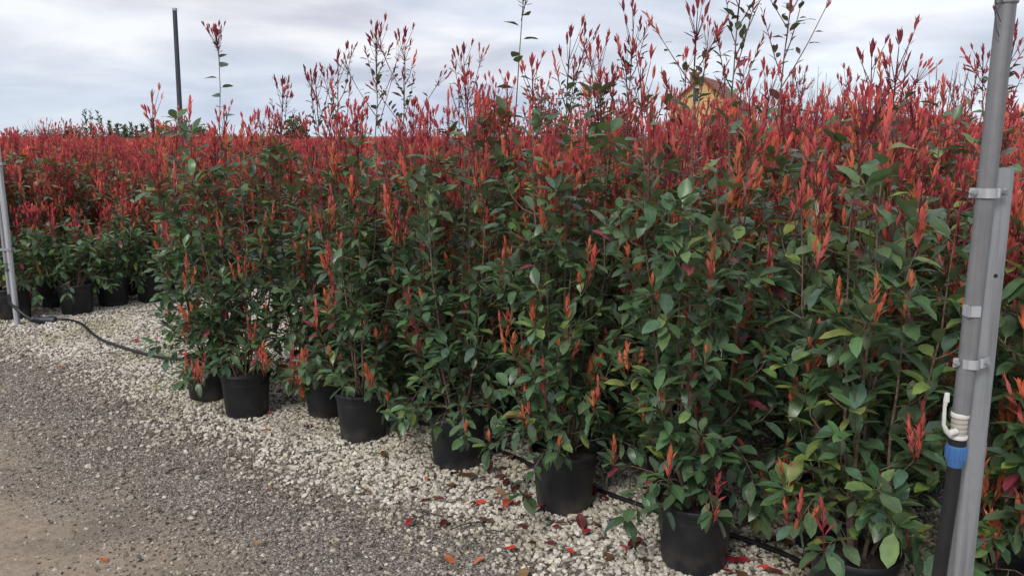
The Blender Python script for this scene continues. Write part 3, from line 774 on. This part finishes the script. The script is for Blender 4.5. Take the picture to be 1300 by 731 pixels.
# ------------------------------------------------------------------ irrigation: steel post with riser, hoses
def rrect(w_, d, r_, k=4, cx=0, cy=0):
    out = []
    for (sx, sy, a0) in ((1, 1, 0), (-1, 1, PI/2), (-1, -1, PI), (1, -1, 3*PI/2)):
        for i in range(k+1):
            a = a0+i*PI/2/k; out.append((cx+sx*(w_/2-r_)+r_*math.cos(a), cy+sy*(d/2-r_)+r_*math.sin(a)))
    return out
def irrigation_post():
    X, Y = .888, 1.60
    t = tag(empty('irrigation_post', (X+.040, Y+.03, 0)), 'galvanised steel stake holding a clamped riser pipe with a valve', 'post')
    def loc(mb): # meshes are given in world coordinates: shift to the thing's base
        for i in range(len(mb.V)): mb.V[i] = mb.V[i]-np.array((X+.040, Y+.03, 0))
        return mb
    sx, sy = X+.040, Y+.03
    mb = MB()
    # open steel channel: rounded front, folded lips
    o = rrect(.046, .032, .012, 5, sx, sy); i_ = rrect(.041, .027, .010, 5, sx, sy)
    k = len(o); V = []; F = []
    for z in (-.25, 1.69):
        V += [(a, b_, z) for a, b_ in o]+[(a, b_, z) for a, b_ in i_]
    for j in range(k):
        j2 = (j+1) % k
        for (a, c_, b1, d1) in ((j, j2, 2*k+j2, 2*k+j), (k+j2, k+j, 3*k+j, 3*k+j2), (2*k+j, 2*k+j2, 3*k+j2, 3*k+j)):
            F += [(a, c_, b1), (a, b1, d1)]
    mb.add(V, F)
    st = obj('stake', loc(mb).mesh('stake', M_galv), t)
    mb = MB(); mb.tube([(sx+.002, sy-.0145, 1.485), (sx+.002, sy-.0163, 1.485)], .0042, 14); obj('bolt_hole', loc(mb).mesh('bolt_hole', M_hose), st)
    mb = MB(); mb.tube([(X-.006, Y, 1.215), (X, Y, 1.65), (X+.004, Y, 1.995)], .0167, 24); obj('riser_pipe', loc(mb).mesh('riser_pipe', M_riser), t)
    mb = MB(); mb.tube([(X+.004, Y, 1.985), (X+.004, Y, 2.03)], .0205, 8); mb.tube([(X+.004, Y, 2.03), (X+.006, Y, 2.35)], .0135, 16); obj('pipe_coupling', loc(mb).mesh('pipe_coupling', M_riser), t)
    mb = MB(); mb.lathe([(.0, 0), (.014, 0), (.018, .02), (.012, .05), (.02, .06), (.008, .085), (0, .09)], 16, (X+.006, Y, 2.35)); mb.box((X-.03, Y-.006, 2.40), (X+.01, Y+.006, 2.412)); obj('sprinkler_head', loc(mb).mesh('sprinkler_head', M_beige), t)
    mb = MB(); mb.tube([(X-.012, Y-.012, 1.99), (X-.022, Y-.014, 1.965), (X-.02, Y-.018, 1.94), (X-.014, Y-.019, 1.925)], .0011, 5); mb.tube([(X-.014, Y-.012, 2.0), (X-.03, Y-.014, 2.03), (X-.025, Y-.018, 1.975), (X-.014, Y-.019, 1.95)], .0011, 5); obj('tie_wire', loc(mb).mesh('tie_wire', M_darksteel), t)
    for z in (1.645, 1.317):        # two-part pipe clamps with bolts
        mb = MB(); pts = []
        for q in range(15):
            a = PI+q*PI/14; pts.append((X-.001+.0185*math.cos(a), Y+.0185*math.sin(a)))
        full = [(X-.031, Y+.002), (X-.0195, Y+.002)]+pts[1:-1]+[(X+.022, Y-.006), (X+.042, Y+.009)]
        outl = full+[(a, b_+.0022) for a, b_ in reversed(full)]
        mb2 = MB(); V = []; F = []; k = len(full)
        for (zz) in (z-.009, z+.009):
            for off_ in (-.0025, .0):
                for (a, b_) in full: V.append((a, b_+off_, zz))
        for j in range(k-1):
            for A, B_ in ((0, k), (2*k, 3*k)): F += [(A+j, A+j+1, B_+j+1), (A+j, B_+j+1, B_+j)]
            F += [(j, 2*k+j, 2*k+j+1), (j, 2*k+j+1, j+1), (k+j, k+j+1, 3*k+j+1), (k+j, 3*k+j+1, 3*k+j)]
        mb.add(V, F)
        cl = obj('pipe_clamp', loc(mb).mesh('pipe_clamp', M_lightsteel), t)
        for bx in (X-.026, X+.034):
            mb = MB(); mb.tube([(bx, Y+.001 if bx < X else Y+.003, z), (bx, Y-.007 if bx < X else Y-.006, z)], .0056, 6); mb.tube([(bx, Y+.004, z), (bx, Y-.011 if bx < X else Y-.009, z)], .003, 8); obj('bolt', loc(mb).mesh('bolt', M_galv), cl)
    mb = MB(); mb.box((X-.0185, Y-.0195, 1.411), (X+.002, Y-.0165, 1.432)); mb.box((X-.021, Y-.0195, 1.411), (X-.018, Y+.004, 1.432)); obj('bracket', loc(mb).mesh('bracket', M_lightsteel), t)
    # ball valve, blue compression nut, black feed pipe
    vx = X-.008
    mb = MB(); mb.lathe([(.0, .058), (.0145, .058), (.0145, .049)], 20, (vx, Y, 1.165)); obj('threaded_nipple', loc(mb).mesh('threaded_nipple', M_hose), t)
    mb = MB(); prof = []
    for q in range(5): prof += [(.0142, q*.0095), (.0152, q*.0095+.002), (.0152, q*.0095+.0065), (.0142, q*.0095+.008)]
    mb.lathe([(0, 0)]+prof+[(0, .0475)], 24, (vx, Y, 1.166)); vb = obj('valve_body', loc(mb).mesh('valve_body', M_beige), t)
    mb = MB()
    for z in (1.2075, 1.1625): mb.lathe([(.0, 0), (.0165, 0), (.017, .002), (.017, .007), (.0162, .009), (0, .009)], 24, (vx, Y, z))
    obj('valve_collar', loc(mb).mesh('valve_collar', M_white), vb)
    mb = MB()
    mb.tube([(vx-.012, Y-.012, 1.182), (vx-.030, Y-.020, 1.180)], .0065, 10)
    mb.tube([(vx-.026, Y-.018, 1.178), (vx-.036, Y-.022, 1.186), (vx-.043, Y-.023, 1.200), (vx-.044, Y-.023, 1.236), (vx-.042, Y-.023, 1.252)], [.006, .0048, .0036, .0034, .0052], 8)
    mb.tube([(vx-.042, Y-.023, 1.246), (vx-.0415, Y-.023, 1.263)], [.0056, .0046], 8)
    obj('valve_lever', loc(mb).mesh('valve_lever', M_white), vb)
    mb = MB(); mb.lathe([(0, 0), (.0165, 0), (.0165, .012), (.019, .014), (0, .0141)], 20, (vx, Y, 1.15)); obj('nut_neck', loc(mb).mesh('nut_neck', M_hose), t)
    mb = MB(); prof = [(.0145, -.006), (.016, 0), (.0182, .012), (.0188, .032), (.0178, .038), (0, .0385)]; mb.lathe(prof, 24, (vx-.001, Y, 1.112))
    for q in range(12):
        a = q*PI/6; mb.tube([(vx-.001+.0179*math.cos(a), Y+.0179*math.sin(a), 1.122), (vx-.001+.0186*math.cos(a), Y+.0186*math.sin(a), 1.147)], .0022, 5)
    obj('compression_nut', loc(mb).mesh('compression_nut', M_blue), t)
    mb = MB(); mb.tube([(vx-.001, Y, 1.13), (vx-.003, Y-.001, 1.05), (vx-.012, Y-.003, .9), (vx-.018, Y-.002, .7), (vx-.02, Y, .4), (vx-.02, Y, .1), (vx-.02, Y+.02, -.03)], .0138, 14); obj('feed_pipe', loc(mb).mesh('feed_pipe', M_hose), t)
irrigation_post()

def left_post():
    X, Y = -4.64, 7.80
    t = tag(empty('irrigation_post', (X, Y, 0)), 'pale galvanised riser post at the end of the hose by the lane', 'post')
    mb = MB(); mb.tube([(0, 0, -.2), (-.012, 0, 1.0), (-.03, 0, 2.3)], .026, 14); obj('stake', mb.mesh('stake', M_lightsteel), t)
    mb = MB(); mb.tube([(-.046, -.005, .25), (-.055, -.005, 1.0), (-.075, -.005, 2.5)], .016, 12); obj('riser_pipe', mb.mesh('riser_pipe', M_galv), t)
    for z in (.72, 1.5):
        mb = MB(); mb.box((-.085, -.032, z-.012), (.03, -.024, z+.012)); mb.box((-.085, -.03, z-.012), (-.078, .03, z+.012)); mb.box((.022, -.03, z-.012), (.03, .03, z+.012)); obj('pipe_clamp', mb.mesh('pipe_clamp', M_galv), t)
    mb = MB(); mb.tube([(-.05, -.006, .30), (-.045, -.012, .22), (.05, -.03, .14), (.17, -.06, .06), (.24, .02, .02)], .018, 10); obj('feed_pipe', mb.mesh('feed_pipe', M_hose), t)
left_post()

def smooth_path(pts, k=6):
    pts = [Vector(p) for p in pts]; out = []
    for i in range(len(pts)-1):
        p0, p1, p2, p3 = pts[max(i-1, 0)], pts[i], pts[i+1], pts[min(i+2, len(pts)-1)]
        for q in range(k):
            t = q/k; out.append(.5*((2*p1)+(p2-p0)*t+(2*p0-5*p1+4*p2-p3)*t*t+(3*p1-p0-3*p2+p3)*t**3))
    return out+[pts[-1]]
hz_ = .018
hp = [(-4.44, 7.92, hz_), (-4.30, 7.98, hz_), (-4.05, 7.80, hz_), (-3.72, 7.36, hz_), (-3.39, 6.98, .03), (-2.81, 6.54, .03), (-2.39, 6.40, .025), (-1.48, 5.83, hz_), (-.63, 5.06, hz_), (-.04, 4.49, hz_), (.14, 4.27, hz_), (.56, 3.86, hz_), (.97, 3.5, hz_), (1.12, 3.36, hz_), (1.3, 3.14, hz_), (1.6, 2.92, hz_), (1.95, 2.35, hz_)]
mb = MB(); mb.tube(smooth_path(hp), .0125, 10)
tag(obj('irrigation_hose', mb.mesh('irrigation_hose', M_hose)), 'black irrigation hose running over the white gravel behind the front pots', 'hose')
cp = empty('hose_coupling', (-4.44, 7.92, .018)); tag(cp, 'dark hose coupling lying on gravel by the pale post', 'coupling')
mb = MB(); mb.tube([(-.06, .01, .008), (.05, .0, .008)], .03, 12); obj('coupling_body', mb.mesh('coupling_body', M_darksteel), cp)
mb = MB(); mb.tube([(.05, 0, .008), (.09, 0, .006)], .036, 12); mb.tube([(-.11, .015, .008), (-.06, .01, .008)], .036, 12); obj('coupling_nut', mb.mesh('coupling_nut', M_darksteel), cp)
mb = MB(); mb.tube(smooth_path([(1.7, 2.72, .02), (1.9, 3.02, .03), (2.05, 3.26, .03), (2.4, 3.5, .02)]), .013, 10)
hs = tag(obj('feeder_hose', mb.mesh('feeder_hose', M_hose)), 'black feeder hose with a teal sleeve on the gravel beside the steel post', 'hose')
mb = MB(); mb.tube([(1.865, 2.968, .029), (1.93, 3.065, .0305)], .019, 14); obj('sleeve', mb.mesh('sleeve', M_teal), hs)

# ------------------------------------------------------------------ litter on the gravel
M_fallen = leaf_material('fallen_leaf', .6, .1, .3, (.25, .13, .09))
FCOL = {'bright red': (.50, .055, .04), 'crimson': (.30, .022, .035), 'dark wine-red': (.10, .018, .020), 'dry brown': (.13, .065, .035), 'tan': (.32, .20, .10), 'orange': (.55, .16, .06)}
FT = [leaf_template(.21, .25, .55, .03), leaf_template(.22, -.2, .3, .04), leaf_template(.18, .1, .8, .02)]
F_ME = {c: [np_mesh('fallen_leaf', t[0], t[1], M_fallen, np.repeat(np.array(col)[None], len(t[0]), 0), t[2]) for t in FT] for c, col in FCOL.items()}
def g(px, py):
    f = 1080.; v = (py-365.5)/f; Z = CAM_H/(math.sin(PITCH)+v*math.cos(PITCH)); return Z*(px-650)/f, Z*(math.cos(PITCH)-v*math.sin(PITCH))
fl = random.Random(21)
def fallen(x, y, colr, size, where):
    o = obj('fallen_leaf', fl.choice(F_ME[colr])); s = size
    o.matrix_basis = Matrix.Translation((x, y, .019)) @ Euler((fl.uniform(-.25, .25), fl.uniform(-.3, .3), fl.uniform(0, 6.28))).to_matrix().to_4x4() @ Matrix.Diagonal((s*1.2, s*1.2, s*1.2, 1))
    tag(o, '%s fallen leaf lying on %s' % (colr, where), 'leaf', '%s fallen leaves' % colr)
WG = 'the white gravel'
for px, py, c_, s in [(623, 641, 'bright red', .095), (640, 652, 'bright red', .10), (655, 648, 'crimson', .085), (650, 640, 'tan', .09), (528, 662, 'crimson', .075), (571, 664, 'dark wine-red', .085), (637, 698, 'bright red', .07), (580, 721, 'orange', .085), (617, 712, 'orange', .05), (668, 722, 'tan', .095), (685, 718, 'dry brown', .08), (717, 700, 'bright red', .06),
                      (785, 693, 'crimson', .08), (795, 700, 'dark wine-red', .09), (770, 703, 'dry brown', .09), (742, 680, 'dark wine-red', .09), (755, 677, 'dry brown', .08), (700, 668, 'dry brown', .07), (668, 620, 'dark wine-red', .08), (645, 605, 'dark wine-red', .09), (610, 605, 'dry brown', .10), (587, 604, 'dark wine-red', .08), (562, 618, 'dry brown', .07), (540, 616, 'orange', .045),
                      (490, 575, 'dry brown', .08), (475, 628, 'tan', .07), (492, 622, 'dry brown', .08), (530, 641, 'dark wine-red', .06), (401, 546, 'dark wine-red', .09), (347, 530, 'bright red', .06), (346, 549, 'orange', .05), (75, 471, 'bright red', .09), (178, 437, 'crimson', .10), (690, 690, 'crimson', .07), (960, 715, 'crimson', .12), (945, 700, 'dark wine-red', .10), (985, 725, 'bright red', .09), (970, 690, 'dry brown', .10), (1000, 690, 'crimson', .09), (955, 668, 'dark wine-red', .09), (930, 725, 'dry brown', .10)]:
    x, y = g(px, py); fallen(x, y, c_, s, WG)
for px, py, c_, s in [(322, 690, 'tan', .06), (123, 712, 'orange', .05), (345, 620, 'orange', .04)]:
    x, y = g(px, py); fallen(x, y, c_, s, 'the grey drive')
for _ in range(70):
    u = fl.uniform(.8, 5.3); v = fl.uniform(3.0, 3.75); x, y = xy(u, v)
    if any((x-a)**2+(y-b_)**2 < .17**2 for a, b_ in [(q[0], q[1]) for q in FRONT+SECOND]): continue
    fallen(x, y, fl.choice(('dark wine-red', 'dry brown', 'dry brown', 'crimson')), fl.uniform(.06, .1), WG)
for _ in range(60):
    u = fl.uniform(.7, 3.2); v = fl.gauss(2.85, .18); x, y = xy(u, v)
    if any((x-a)**2+(y-b_)**2 < .17**2 for a, b_ in [(q[0], q[1]) for q in FRONT+SECOND]): continue
    fallen(x, y, fl.choice(('dark wine-red', 'dark wine-red', 'dry brown', 'crimson')), fl.uniform(.05, .09), WG)
M_twig = plain('dead_twig', (.05, .035, .025), .8, .3)
for px, py, l, a in [(400, 578, .16, .2), (540, 655, .18, 2.7), (600, 670, .22, .5), (225, 600, .13, .9), (300, 585, .12, 2.6), (690, 597, .2, .3), (545, 570, .25, 2.4), (140, 452, .3, .1), (620, 625, .16, .6), (205, 397, .5, .15)]:
    x, y = g(px, py); mb = MB(); mb.tube([(-l/2, 0, .0), (-l*.1, l*.04, .006), (l*.2, -.01, .004), (l/2, l*.06, .001)], [.003, .0035, .003, .0015], 5); mb.tube([(-l*.1, l*.04, .006), (l*.1, l*.14, .008)], [.002, .001], 4)
    o = obj('dead_twig', mb.mesh('dead_twig', M_twig), None, (x, y, .019)); o.rotation_euler = (0, 0, a); tag(o, 'thin dark dead twig lying on the gravel', 'twig', 'dead twigs on the gravel')

# ------------------------------------------------------------------ the distance
def far_pole():
    t = tag(empty('steel_pole', (-6.20, 16.1, 0)), 'tall dark bare steel pole standing in the red field', 'pole')
    mb = MB(); mb.tube([(0, 0, -.3), (.04, 0, 2.0), (.07, 0, 4.0)], [.05, .045, .04], 12); obj('shaft', mb.mesh('shaft', M_darksteel), t)
    mb = MB(); mb.tube([(.07, 0, 3.985), (.0705, 0, 4.03)], .046, 12); obj('cap', mb.mesh('cap', M_lightsteel), t)
far_pole()
t = tag(empty('blue_pole', (6.05, 11.0, 0)), 'short blue painted pole among the plants behind the steel post', 'pole')
mb = MB(); mb.tube([(0, 0, -.2), (.02, 0, 3.02)], .042, 10); obj('shaft', mb.mesh('shaft', M_bluepost), t)
mb = MB(); mb.tube([(.02, 0, 3.01), (.02, 0, 3.05)], .045, 10); obj('cap', mb.mesh('cap', M_bluepost), t)

def house():
    t = tag(empty('house', (17.4, 80, 0), R(-24)), 'yellow gabled house with brown tiled roof beyond the plants', 'house')
    t.scale = (.93, .93, .93)
    W_, L_, E_, A_ = 3.1, 5.0, 4.9, 7.55
    mb = MB(); V = [(-W_, 0, 0), (W_, 0, 0), (W_, 0, E_), (0, 0, A_), (-W_, 0, E_)]; V += [(x, 2*L_, z) for x, y, z in V]
    mb.add(V, [(0, 1, 2), (0, 2, 4), (4, 2, 3), (5, 7, 6), (5, 9, 7), (9, 8, 7), (0, 5, 6), (0, 6, 1), (1, 6, 7), (1, 7, 2), (0, 4, 9), (0, 9, 5)])
    obj('wall', mb.mesh('wall', M_yellow, smooth=False), t)
    for s in (-1, 1):
        mb = MB(); dx_, dz_ = W_+.5, (A_-E_)*(W_+.5)/W_
        for k in range(9):          # courses of tile
            f0, f1 = k/9, (k+1)/9+.02
            a, c_ = (s*dx_*f0, A_+.12-dz_*f0), (s*dx_*f1, A_+.12-dz_*f1)
            V = [(a[0], -.5, a[1]), (c_[0], -.5, c_[1]+.05), (c_[0], 2*L_+.5, c_[1]+.05), (a[0], 2*L_+.5, a[1])]
            V += [(x, y, z-.12) for x, y, z in V]
            mb.add(V, [(0, 1, 2), (0, 2, 3), (4, 6, 5), (4, 7, 6), (0, 4, 5), (0, 5, 1), (2, 6, 7), (2, 7, 3), (1, 5, 6), (1, 6, 2)])
        rf = obj('roof', mb.mesh('roof', M_rooftile, smooth=False), t)
        if s == -1:
            mb = MB(); mb.box((-1.9, 3.2, 5.5), (-1.1, 4.0, 8.1)); mb.box((-2.0, 3.1, 8.1), (-1.0, 4.1, 8.3)); obj('chimney', mb.mesh('chimney', M_rooftile, smooth=False), rf)
    for (x, z, w_, h_) in ((-.55, 5.2, .55, 1.3), (1.4, 2.6, .8, 1.2), (-1.6, 2.6, .8, 1.2)):
        mb = MB(); mb.box((x-w_/2-.1, -.06, z-.1), (x+w_/2+.1, -.002, z+h_+.1)); wi = obj('window', mb.mesh('window', M_timber, smooth=False), t)
        mb = MB(); mb.box((x-w_/2, -.075, z), (x+w_/2, -.062, z+h_)); obj('pane', mb.mesh('pane', M_glass, smooth=False), wi)
house()

def cards(r, pts, ln, cols, up=.4, wid=1.0):
    Vs, Fs, Ts, Ls = [], [], [], []; n_ = 0
    V0, F0, L0 = YOUNG[2]
    for p in pts:
        B = np.array(basis(Vector((r.gauss(0, .6), r.gauss(0, .6), up+r.gauss(0, .3))), Vector((r.gauss(0, 1), r.gauss(0, 1), .3))))
        Vs.append((V0*ln*r.uniform(.6, 1.3)*np.array([wid, 1, 1])) @ B.T+np.array(p)); Fs.append(F0+n_); n_ += len(V0)
        Ts.append(np.repeat(np.array(jit(r.choice(cols), .3, r))[None], len(V0), 0)); Ls.append(L0)
    return np.concatenate(Vs), np.concatenate(Fs), np.concatenate(Ts), np.concatenate(Ls)
DG = [(.02, .045, .022), (.03, .06, .03), (.04, .075, .035)]
def conifer(x, y, h, w_, label, seed, spires=1, col=DG, group=None, cat='tree', name='conifer'):
    r = random.Random(seed); t = tag(empty(name, (x, y, 0)), label, cat, group)
    mb = MB(); mb.tube([(0, 0, -.1), (0, 0, h*.9)], [.06*h/3, .01], 6); obj('trunk', mb.mesh('trunk', M_bark), t)
    pts = []
    for s in range(spires):
        ox = r.uniform(-w_*.35, w_*.35) if spires > 1 else 0; hh_ = h*r.uniform(.75, 1) if s else h; ww = w_*(.28 if spires > 1 else 1)
        for q in range(int(240/spires)+60):
            f = r.random(); rr = ww*.5*(1-f)**.75*r.uniform(.3, 1.05)*(1+.25*math.sin(f*25+s)); a = r.uniform(0, 6.28); pts.append((ox+rr*math.cos(a), rr*math.sin(a), .15+f*(hh_-.2)))
    if spires > 1:
        for q in range(260):
            f = r.random()**.8; rr = w_*.5*math.sqrt(max(0, 1-f*f))*r.uniform(.5, 1.05); a = r.uniform(0, 6.28); pts.append((rr*math.cos(a), rr*math.sin(a), f*h*.66))
    V, F, T, L = cards(r, pts, .22, col, .9); tag(obj('crown', np_mesh('crown', V, F, M_leaf, T, L), t), kind='stuff')
def round_tree(x, y, h, w_, label, seed, col, name='round_tree', z0=.3, n_=700, ln=.25, cat='tree', group=None):
    r = random.Random(seed); t = tag(empty(name, (x, y, 0)), label, cat, group)
    mb = MB(); mb.tube([(0, 0, -.1), (.03, 0, h*.4), (0, .02, h*.75)], [.09, .07, .02], 7)
    cl = [(r.uniform(-.3, .3)*w_, r.uniform(-.3, .3)*w_, h*r.uniform(z0+.15, .9), r.uniform(.16, .27)*w_) for _ in range(13)]
    for c_ in cl: mb.tube([(0, 0, h*.35), (c_[0]*.6, c_[1]*.6, c_[2]*.8), c_[:3]], [.03, .02, .008], 5, False)
    obj('trunk', mb.mesh('trunk', M_bark), t); pts = []
    for q in range(n_):
        c_ = r.choice(cl); v = Vector((r.gauss(0, 1), r.gauss(0, 1), r.gauss(0, .8))).normalized()*c_[3]*r.uniform(.55, 1.08); pts.append((c_[0]+v.x, c_[1]+v.y, c_[2]+v.z))
    V, F, T, L = cards(r, pts, ln, col, .3, 1.6); tag(obj('crown', np_mesh('crown', V, F, M_leaf, T, L), t), kind='stuff')
def bare(x, y, h, w_, label, seed, group=None, name='bare_tree', twigs=90, m_=None, single=False):
    r = random.Random(seed); t = tag(empty(name, (x, y, 0)), label, 'tree', group)
    mb = MB(); mb.tube([(0, 0, -.1), (.02, .01, h*.35)], [.05, .04], 6, False); obj('trunk', mb.mesh('trunk', m_ or M_bark), t)
    mb = MB()
    for q in range(twigs):
        a = r.uniform(0, 6.28); o = Vector((math.cos(a), math.sin(a), 0)); p0 = Vector((0, 0, h*r.uniform(.2, .45))); rr = w_*.5*r.random()**.5
        p2 = o*rr+Vector((0, 0, h*(.55+.45*r.random()*(1-.4*rr/w_)))); bp = bez(p0, p0+o*rr*.6+Vector((0, 0, h*.15)), p2, 5); mb.tube(bp, [.016, .013, .01, .008, .005], 3, False)
        for z in range(3):
            p = bp[2].lerp(bp[4], r.random()); mb.tube([p, p+Vector((r.gauss(0, .12), r.gauss(0, .12), r.uniform(.1, .3)))], [.007, .004], 3, False)
    obj('crown', mb.mesh('crown', M_twigs), t)
M_twigs = plain('grey_twigs', (.16, .13, .12), .8, .3, 4)
def far(px, py_top, Yd):
    """ground position at distance Yd in line with a column of the view, and the height that reaches a row"""
    f = 1080.; v = (py_top-365.5)/f; Z = Yd/(math.cos(PITCH)-v*math.sin(PITCH)); return Z*(px-650)/f, Yd, CAM_H-Z*(math.sin(PITCH)+v*math.cos(PITCH))
x, y, h = far(48, 149, 62); bare(x, y, h, 2.6, 'leafless grey tree on the horizon beside a reddish bush', 1, twigs=70)
x, y, h = far(86, 158, 58); round_tree(x, y, h, 1.5, 'small reddish-brown bush on the horizon', 2, [(.12, .04, .03), (.09, .05, .03), (.05, .05, .025)], 'bush', cat='bush', n_=400)
x, y, h = far(114, 139, 50); conifer(x, y, h, 1.75, 'dark green many-spired conifer on the horizon', 3, spires=6)
gi = 'slim cypresses on the horizon'
for q, (px, py) in enumerate([(138, 154), (148, 158), (166, 157), (173, 160), (180, 158), (193, 152), (200, 153), (186, 161), (158, 160), (222, 162), (243, 160), (252, 162)]):
    x, y, h = far(px, py, 56+2*(q % 4)); conifer(x, y, h, .42, 'slim dark cypress in the row on the horizon', 10+q, group=gi, name='cypress_tree')
for q, (px, py, w_) in enumerate([(152, 162, 2.0), (170, 164, 2.2), (208, 157, 1.6), (230, 160, 2.2), (262, 161, 2.4), (20, 167, 2.2), (66, 165, 2.0)]):
    x, y, h = far(px, py, 66+q); round_tree(x, y, h, w_, 'low grey-green hedge shrub between the cypresses', 40+q, [(.05, .07, .035), (.07, .075, .04), (.09, .085, .06)], 'hedge_shrub', cat='shrub', group='hedge shrubs on the horizon', n_=350)
x, y, h = far(377, 147, 45); round_tree(x, y, h, 1.7, 'rounded dark green pine above the red field', 60, [(.02, .05, .018), (.03, .07, .022), (.045, .085, .03)], 'pine_tree', n_=900, ln=.2)
x, y, h = far(620, 112, 24); round_tree(x, y, h, 1.5, 'grey-green twiggy shrub behind the block near the round-leaved whip', 61, [(.05, .07, .035), (.08, .09, .05), (.10, .05, .04)], 'shrub', cat='shrub', n_=520, ln=.16)
x, y, h = far(705, 105, 26); round_tree(x, y, h, 2.0, 'tall grey-green shrub behind the block beside the twiggy one', 62, [(.05, .07, .035), (.08, .09, .05), (.12, .05, .05)], 'shrub', cat='shrub', n_=520, ln=.16)
for q, (px, py, Yd) in enumerate([(958, 88, 24), (1042, 82, 22), (1000, 100, 28), (1075, 96, 27), (1202, 72, 20), (930, 100, 27), (985, 92, 30), (1120, 92, 26)]):
    x, y, h = far(px, py, Yd); bare(x, y, h, 1.5, 'thin leafless sapling rising behind the red block', 70+q, 'leafless saplings behind the block', 'bare_sapling', twigs=34)
print('objects', len(bpy.data.objects))
